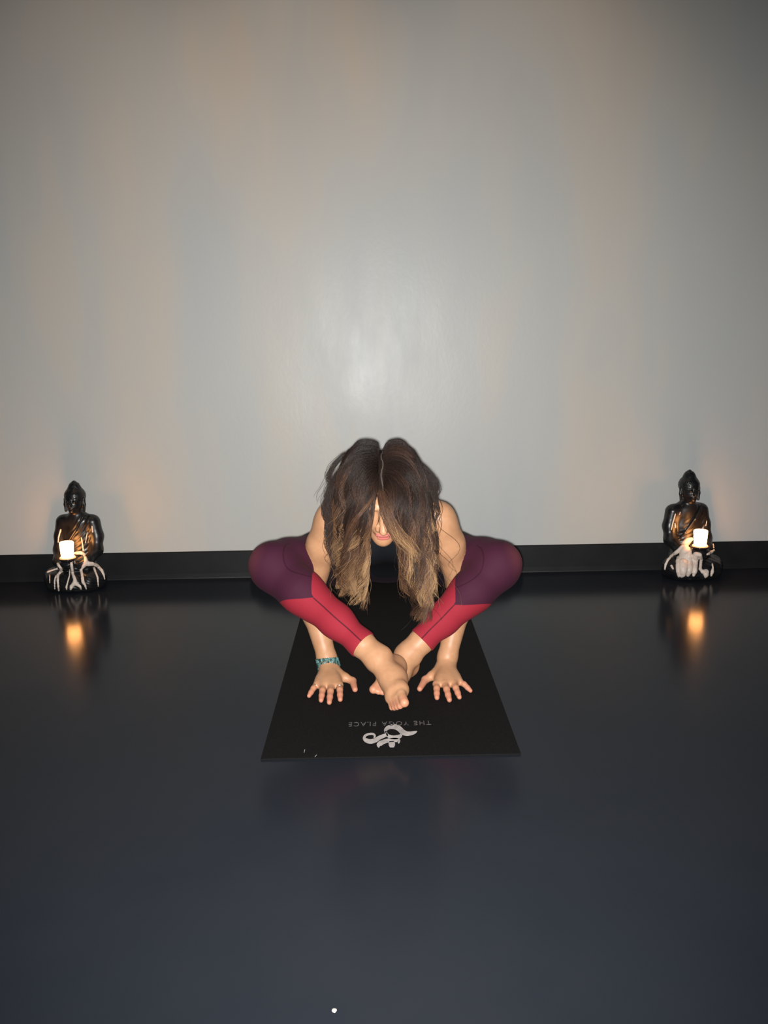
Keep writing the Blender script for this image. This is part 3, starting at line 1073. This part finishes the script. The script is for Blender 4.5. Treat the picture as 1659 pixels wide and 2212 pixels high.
# sleeveless top
f_top.a -= 0.0045
f_top.plane(nb + arr(0, 0, 0.012), nrm(arr(0, -0.35, 1)))
V, F = f_top.mesh()
P_obj('tank_top', V, F, M_TOP, None, 'black sleeveless top')
del ft, body, f_leg, f_cloth, f_top


# jewellery
def torus_band(c, axis, ra, rb, tube, n=48, m=8, bead=0, ref=(1, 0, 0)):
    axis = nrm(axis)
    u = nrm(np.asarray(ref, float) - axis * (np.asarray(ref, float) @ axis))
    v = np.cross(axis, u)
    V, F = [], []
    for i in range(n):
        a = 2 * math.pi * i / n
        ctr = np.asarray(c) + u * ra * math.cos(a) + v * rb * math.sin(a)
        out = nrm(u * math.cos(a) + v * math.sin(a))
        rt = tube * (1 + (0.28 * math.cos(a * bead) if bead else 0))
        for j in range(m):
            b = 2 * math.pi * j / m
            V.append(ctr + out * rt * math.cos(b) + axis * rt * math.sin(b))
    for i in range(n):
        for j in range(m):
            F.append((i * m + j, ((i + 1) % n) * m + j, ((i + 1) % n) * m + (j + 1) % m, i * m + (j + 1) % m))
    return np.array(V), np.array(F)


fd = nrm(EL[0] - WR[0])
for k in range(6):
    c = WR[0] + fd * (-0.003 + 0.0058 * k)
    ax_ = nrm(fd + arr(0.05 * (k - 2.2), 0.05 * math.sin(k * 2.1), 0.05))
    V, F = torus_band(c, ax_, 0.0318 + 0.0012 * (k == 0), 0.0318, 0.0041, 120, 8, 30)
    P_obj('bracelet', V, F, M_BEAD, None, 'teal beaded bracelet')
fd = nrm(EL[1] - WR[1])
V, F = torus_band(WR[1] + fd * 0.006, nrm(fd + arr(0.05, -0.1, 0)), 0.0312, 0.0305, 0.0009, 72, 6)
P_obj('bracelet', V, F, M_GOLD, None, 'thin gold bracelet')
for (j, tfac) in ((0, 0.2), (3, 0.22)):
    a, b = arr(*MCP[0][j]), arr(*TIP[0][j])
    p1 = a + (b - a) * 0.44 + arr(0, 0, 0.0045)
    V, F = torus_band(a + (p1 - a) * 0.62, p1 - a, FR[j] * 1.12, FR[j] * 1.12, 0.0010, 32, 6)
    P_obj('ring', V, F, M_SILVER, None, 'slim pale metal ring')

# ------------------------------------------------------------------ hair
NG, NFRONT, NPART, PER = 186, 44, 24, 40
NSTEP, STEP = 46, 0.0115


def root_points(n):
    out = []
    while len(out) < n:
        v_ = rng.normal(size=(4000, 3))
        v_ /= np.linalg.norm(v_, axis=1)[:, None]
        q = v_ * np.array([0.076, 0.096, 0.094]) + np.array([0, -0.012, 0.022])
        ok = (q[:, 2] > hair_line(q) + 0.003) & (np.abs(q[:, 0]) > 0.0012)
        out.extend(q[ok].tolist())
    return np.array(out[:n])


gq = root_points(NG - NFRONT - NPART)
fq = root_points(6000)
fq = fq[(fq[:, 1] > 0.045) & (np.abs(fq[:, 0]) < 0.052)][:NFRONT]
pq = []
for k in range(NPART):
    aa = R(14 + 100 * (k // 2) / (NPART / 2 - 1))
    pq.append((0.004 * (1 if k % 2 else -1), 0.096 * math.cos(aa + 0.35) - 0.012, 0.094 * math.sin(aa + 0.35) + 0.022))
gq = np.concatenate([gq, fq, np.array(pq)])
# each lock: shared character
g_lay = rng.uniform(0, 1, NG)
g_len = 0.23 + 0.26 * rng.beta(1.6, 1.5, NG)
g_ph = rng.uniform(0, 2 * np.pi, NG)
g_wl = rng.uniform(0.12, 0.18, NG)
g_am = rng.uniform(0.6, 1.35, NG)
g_sh = rng.uniform(0, 1, NG)
n = NG * PER
gid = np.repeat(np.arange(NG), PER)
q0 = gq[gid] + rng.normal(size=(n, 3)) * 0.0085
q0[:, 0] = np.sign(gq[gid][:, 0]) * np.maximum(np.abs(q0[:, 0]), 0.0012)
dirq = (q0 - np.array([0, -0.012, 0.022])) / np.array([0.076, 0.096, 0.094])
dirq /= np.linalg.norm(dirq, axis=1)[:, None]
q0 = dirq * np.array([0.076, 0.096, 0.094]) + np.array([0, -0.012, 0.022])
pos = HC + HS * (q0 @ HA)
side = np.sign(q0[:, 0])
nq = dirq / np.array([0.076, 0.096, 0.094])
nq /= np.linalg.norm(nq, axis=1)[:, None]
nw = nq @ HA
front = np.clip((q0[:, 1] - 0.01) / 0.055, 0, 1)
d = side[:, None] * eR * (0.55 * (1 - front))[:, None] + nw * (0.45 - 0.25 * front)[:, None] + eF * (0.35 * front - 0.05)[:, None]
xt_f = rng.uniform(0, 1, NG)[gid] ** 1.3 * 0.070
d /= np.linalg.norm(d, axis=1)[:, None]
lay = 0.003 + 0.040 * np.clip(g_lay[gid] + rng.normal(size=n) * 0.10, 0, 1) ** 0.9
lay *= 0.55 + 0.45 * np.clip(np.abs(q0[:, 0]) / 0.05, 0, 1)
front = np.clip((q0[:, 1] - 0.02) / 0.05, 0, 1)
lay *= 1 - 0.45 * front
hcen = HC + HS * (np.array([0, -0.012, 0.022]) @ HA)
jaw = HC + HS * (np.array([0, 0.028, -0.045]) @ HA)
gz = np.array([0.20, 0.30, 0.40, 0.46, 0.50, 0.53, 0.57, 0.61, 0.64, 0.67, 0.80])
gw = np.array([0.050, 0.046, 0.043, 0.042, 0.040, 0.034, 0.023, 0.013, 0.007, 0.0015, 0.0008])
gx = np.array([0.014, 0.014, 0.015, 0.016, 0.017, 0.015, 0.010, 0.008, 0.007, 0.007, 0.009])
path = [pos.copy()]
p = pos.copy()
for k in range(NSTEP):
    a = 0.12 + 0.18 * min(1, k / 8)
    gdir = np.tile(np.array([0, 0, -1.0]), (n, 1))
    d = d * (1 - a) + gdir * a
    low = np.clip((0.66 - p[:, 2]) / 0.10, 0, 1)
    # locks from the back are drawn forward over the shoulders
    d[:, 1] -= 0.10 * low * np.clip((p[:, 1] - 2.315) / 0.05, 0, 1)
    d[:, 1] += 0.08 * low * np.clip((2.225 - p[:, 1]) / 0.04, 0, 1)
    # hanging lengths gather towards two tails
    tail = np.where(side < 0, -0.092, 0.112)
    lw = np.clip((0.50 - p[:, 2]) / 0.2, 0, 1)
    d[:, 0] += (tail - p[:, 0]) * 1.5 * lw
    gap = np.interp(p[:, 2], gz, gw) + 0.003 + xt_f
    fw_ = front * np.clip((0.70 - p[:, 2]) / 0.04, 0, 1) * np.clip((p[:, 2] - 0.44) / 0.06, 0, 1)
    d[:, 0] += fw_ * np.clip((np.interp(p[:, 2], gz, gx) + side * gap - p[:, 0]) * 9.0, -0.5, 0.5)
    d /= np.linalg.norm(d, axis=1)[:, None]
    p = p + d * STEP
    for cen, rad in ((hcen, np.array([0.076, 0.096, 0.094])), (jaw, np.array([0.060, 0.066, 0.078]))):
        q = ((p - cen) @ HA.T) / HS
        ee = rad + lay[:, None] / HS
        r_ = np.sqrt(((q / ee) ** 2).sum(1))
        inside = r_ < 1
        q = np.where(inside[:, None], q / np.maximum(r_, 1e-4)[:, None], q)
        p = cen + HS * (q @ HA)
    xm = np.interp(p[:, 2], [0.25, 0.32, 0.40, 0.48, 0.55, 0.62, 0.66, 0.70, 0.74, 0.78], [0.10, 0.135, 0.152, 0.160, 0.158, 0.152, 0.143, 0.125, 0.100, 0.060])
    xr = (p[:, 0] - 0.014) / xm
    p[:, 0] = 0.014 + xm * np.where(np.abs(xr) > 0.7, np.sign(xr) * (0.7 + 0.3 * np.tanh((np.abs(xr) - 0.7) / 0.3)), xr)
    path.append(p.copy())
path = np.stack(path, 1)                               # n, steps, 3
arc_s = np.arange(NSTEP + 1) * STEP
lens = g_len[gid] * rng.uniform(0.76, 1.07, n)
zmin = (0.238 + 0.17 * rng.beta(1.4, 1.9, NG))[gid] + rng.normal(size=n) * 0.014
lens = np.minimum(lens, ((path[:, :, 2] > zmin[:, None]).sum(1) - 1) * STEP)
# resample to K points over each strand's own length
K = 34
out = np.zeros((n, K, 3))
u = np.linspace(0, 1, K)
for k in range(K):
    sv = u[k] * lens / STEP
    i0 = np.clip(sv.astype(int), 0, NSTEP - 1)
    f_ = (sv - i0)[:, None]
    out[:, k] = path[np.arange(n), i0] * (1 - f_) + path[np.arange(n), i0 + 1] * f_
# clump towards the lock's mean line, then wave
gm = out.reshape(NG, PER, K, 3).mean(1)[gid]
cl = (0.90 * (1 - np.exp(-3.2 * np.maximum(u - 0.05, 0))))[None, :, None]
out = out + (gm - out) * cl
sv = u[None, :] * lens[:, None]
amp = (0.0012 + 0.0180 * np.clip((u - 0.15) / 0.7, 0, 1) ** 1.1)[None, :] * g_am[gid][:, None]
phs = 2 * np.pi * sv / g_wl[gid][:, None] + g_ph[gid][:, None] + rng.normal(size=n)[:, None] * 0.28
out[:, :, 0] += amp * np.sin(phs)
out[:, :, 1] += amp * 0.7 * np.cos(phs)
out += (rng.normal(size=(n, 1, 3)) * 0.0022) * (u ** 0.8)[None, :, None]
# stray hairs
stray = rng.uniform(size=n) < 0.03
out[stray] += (rng.normal(size=(stray.sum(), 1, 3)) * np.array([0.03, 0.015, 0.012])) * (u ** 1.3)[None, :, None]
# the gap the parting leaves in front of the face and chest
zz = out[:, :, 2]
half = np.interp(zz, gz, gw)
cx = np.interp(zz, gz, gx)
x = out[:, :, 0] - cx
sd = side[:, None]
over = np.maximum(half - x * sd, 0)
out[:, :, 0] += sd * over * (1.0 + 0.15 * rng.normal(size=(n, 1)))
# some ends flick outwards
out[:, :, 0] += (side * 0.012)[:, None] * (np.clip((u - 0.8) / 0.2, 0, 1) ** 2)[None, :] * (g_sh[gid] > 0.5)[:, None]

# two loose wisps: one across the brow, one pale lock beside the mouth
wis = []
def wisp(pts, num, spread, t0, t1, sh, wob=0.004):
    pts = np.array(pts)
    tt_ = np.linspace(0, len(pts) - 1, K)
    base = np.stack([np.interp(tt_, np.arange(len(pts)), pts[:, c_]) for c_ in range(3)], 1)
    ker = np.array([1, 2, 3, 2, 1]) / 9
    for c_ in range(3):
        e_ = np.pad(base[:, c_], 2, mode='edge')
        base[:, c_] = np.convolve(e_, ker, 'valid')
    for _ in range(num):
        o_ = rng.normal(size=3) * spread
        ph_ = rng.uniform(0, 6.28)
        w_ = np.stack([np.sin(u * 7 + ph_), np.cos(u * 6 + ph_), 0.3 * np.sin(u * 5 + ph_)], 1) * wob * u[:, None]
        ln_ = rng.uniform(0.62, 1.0)
        bl = np.stack([np.interp(u * ln_, u, base[:, c_]) for c_ in range(3)], 1)
        wis.append((bl + o_ * (0.35 + 0.65 * np.sin(np.pi * np.clip(u * 0.8 + 0.1, 0, 1)))[:, None] + w_, t0, t1, sh + rng.uniform(-0.15, 0.15)))


wisp([(0.002, 2.172, 0.648), (-0.018, 2.140, 0.622), (-0.046, 2.128, 0.592), (-0.066, 2.136, 0.568), (-0.078, 2.150, 0.540), (-0.086, 2.172, 0.500)], 30, 0.0026, 0.62, 0.66, 0.66)
wisp([(0.012, 2.172, 0.648), (0.024, 2.140, 0.607), (0.040, 2.132, 0.565), (0.062, 2.135, 0.528), (0.090, 2.142, 0.498), (0.114, 2.150, 0.470)], 190, 0.0088, 0.42, 1.0, 0.66, 0.007)
wisp([(0.006, 2.172, 0.645), (0.012, 2.150, 0.610), (0.006, 2.146, 0.575), (-0.006, 2.160, 0.545)], 7, 0.003, 0.4, 0.5, 0.5, 0.002)
for k in range(10):     # curls and ends at the outside of the mass
    s = -1 if k % 2 else 1
    cx0 = 0.014 + s * rng.uniform(0.140, 0.152)
    z0 = rng.uniform(0.44, 0.60)
    wisp([(0.014 + s * 0.12, 2.32, z0 + 0.09), (cx0, 2.30, z0 + 0.04), (cx0 + s * 0.008, 2.29, z0), (cx0 - s * 0.012, 2.28, z0 - 0.05), (cx0 - s * 0.002, 2.28, z0 - 0.10)],
         26, 0.004, 0.25, 0.62, 0.35, 0.008)
for k in range(4):
    z0 = 0.60 + 0.012 * k
    wisp([(-0.090, 2.31, z0 + 0.10), (-0.128, 2.305, z0 + 0.055), (-0.150 - 0.003 * k, 2.30, z0 + 0.01), (-0.160 - 0.005 * k, 2.30, z0 - 0.02), (-0.150, 2.30, z0 - 0.05)], 1, 0.003, 0.2, 0.4, 0.3, 0.006)
wisp([(0.095, 2.315, 0.725), (0.140, 2.305, 0.685), (0.166, 2.300, 0.650), (0.170, 2.298, 0.625), (0.150, 2.290, 0.600), (0.142, 2.285, 0.560), (0.160, 2.285, 0.520)], 90, 0.0055, 0.1, 0.5, 0.45, 0.007)
wisp([(-0.085, 2.31, 0.68), (-0.125, 2.30, 0.630), (-0.148, 2.297, 0.590), (-0.146, 2.295, 0.562), (-0.124, 2.29, 0.535), (-0.122, 2.285, 0.490), (-0.140, 2.285, 0.450)], 80, 0.0050, 0.1, 0.6, 0.45, 0.007)
wisp([(-0.085, 2.31, 0.735), (-0.118, 2.305, 0.700), (-0.134, 2.300, 0.670), (-0.120, 2.295, 0.640), (-0.122, 2.285, 0.600)], 60, 0.0050, 0.1, 0.35, 0.45, 0.006)
wo = np.array([w_[0] for w_ in wis])
wt = np.array([np.linspace(w_[1], w_[2], K) for w_ in wis])
wsd = np.array([w_[3] for w_ in wis])
allp = np.concatenate([out, wo])
along = np.concatenate([np.repeat(u[None, :], n, 0), wt])
shade = np.concatenate([np.clip(0.72 * g_sh[gid] + 0.28 * rng.uniform(size=n), 0, 1), wsd])
nn = len(allp)
rad = 0.00046 * (1.0 - 0.55 * u ** 2)[None, :] * rng.uniform(0.8, 1.25, (nn, 1))
T = np.gradient(allp, axis=1)
T /= np.linalg.norm(T, axis=2)[:, :, None] + 1e-9
ref = np.array([0.2, 1.0, 0.1])
A1 = np.cross(T, ref)
A1 /= np.linalg.norm(A1, axis=2)[:, :, None] + 1e-9
A2 = np.cross(T, A1)
ringv = []
for j in range(3):
    b = 2 * math.pi * j / 3
    ringv.append(allp + (A1 * math.cos(b) + A2 * math.sin(b)) * rad[:, :, None])
HV = np.stack(ringv, 2).reshape(-1, 3)                 # strand, k, ring
idx = np.arange(nn * K * 3).reshape(nn, K, 3)
HF = []
for j in range(3):
    j2 = (j + 1) % 3
    HF.append(np.stack([idx[:, :-1, j], idx[:, 1:, j], idx[:, 1:, j2], idx[:, :-1, j2]], -1).reshape(-1, 4))
HF = np.concatenate(HF)
P_obj('hair', HV, HF, M_HAIR, dict(along=np.repeat(along.reshape(-1), 3), shade=np.repeat(np.repeat(shade, K), 3)),
      'long wavy dark brown hair with blond ends')['kind'] = 'stuff'
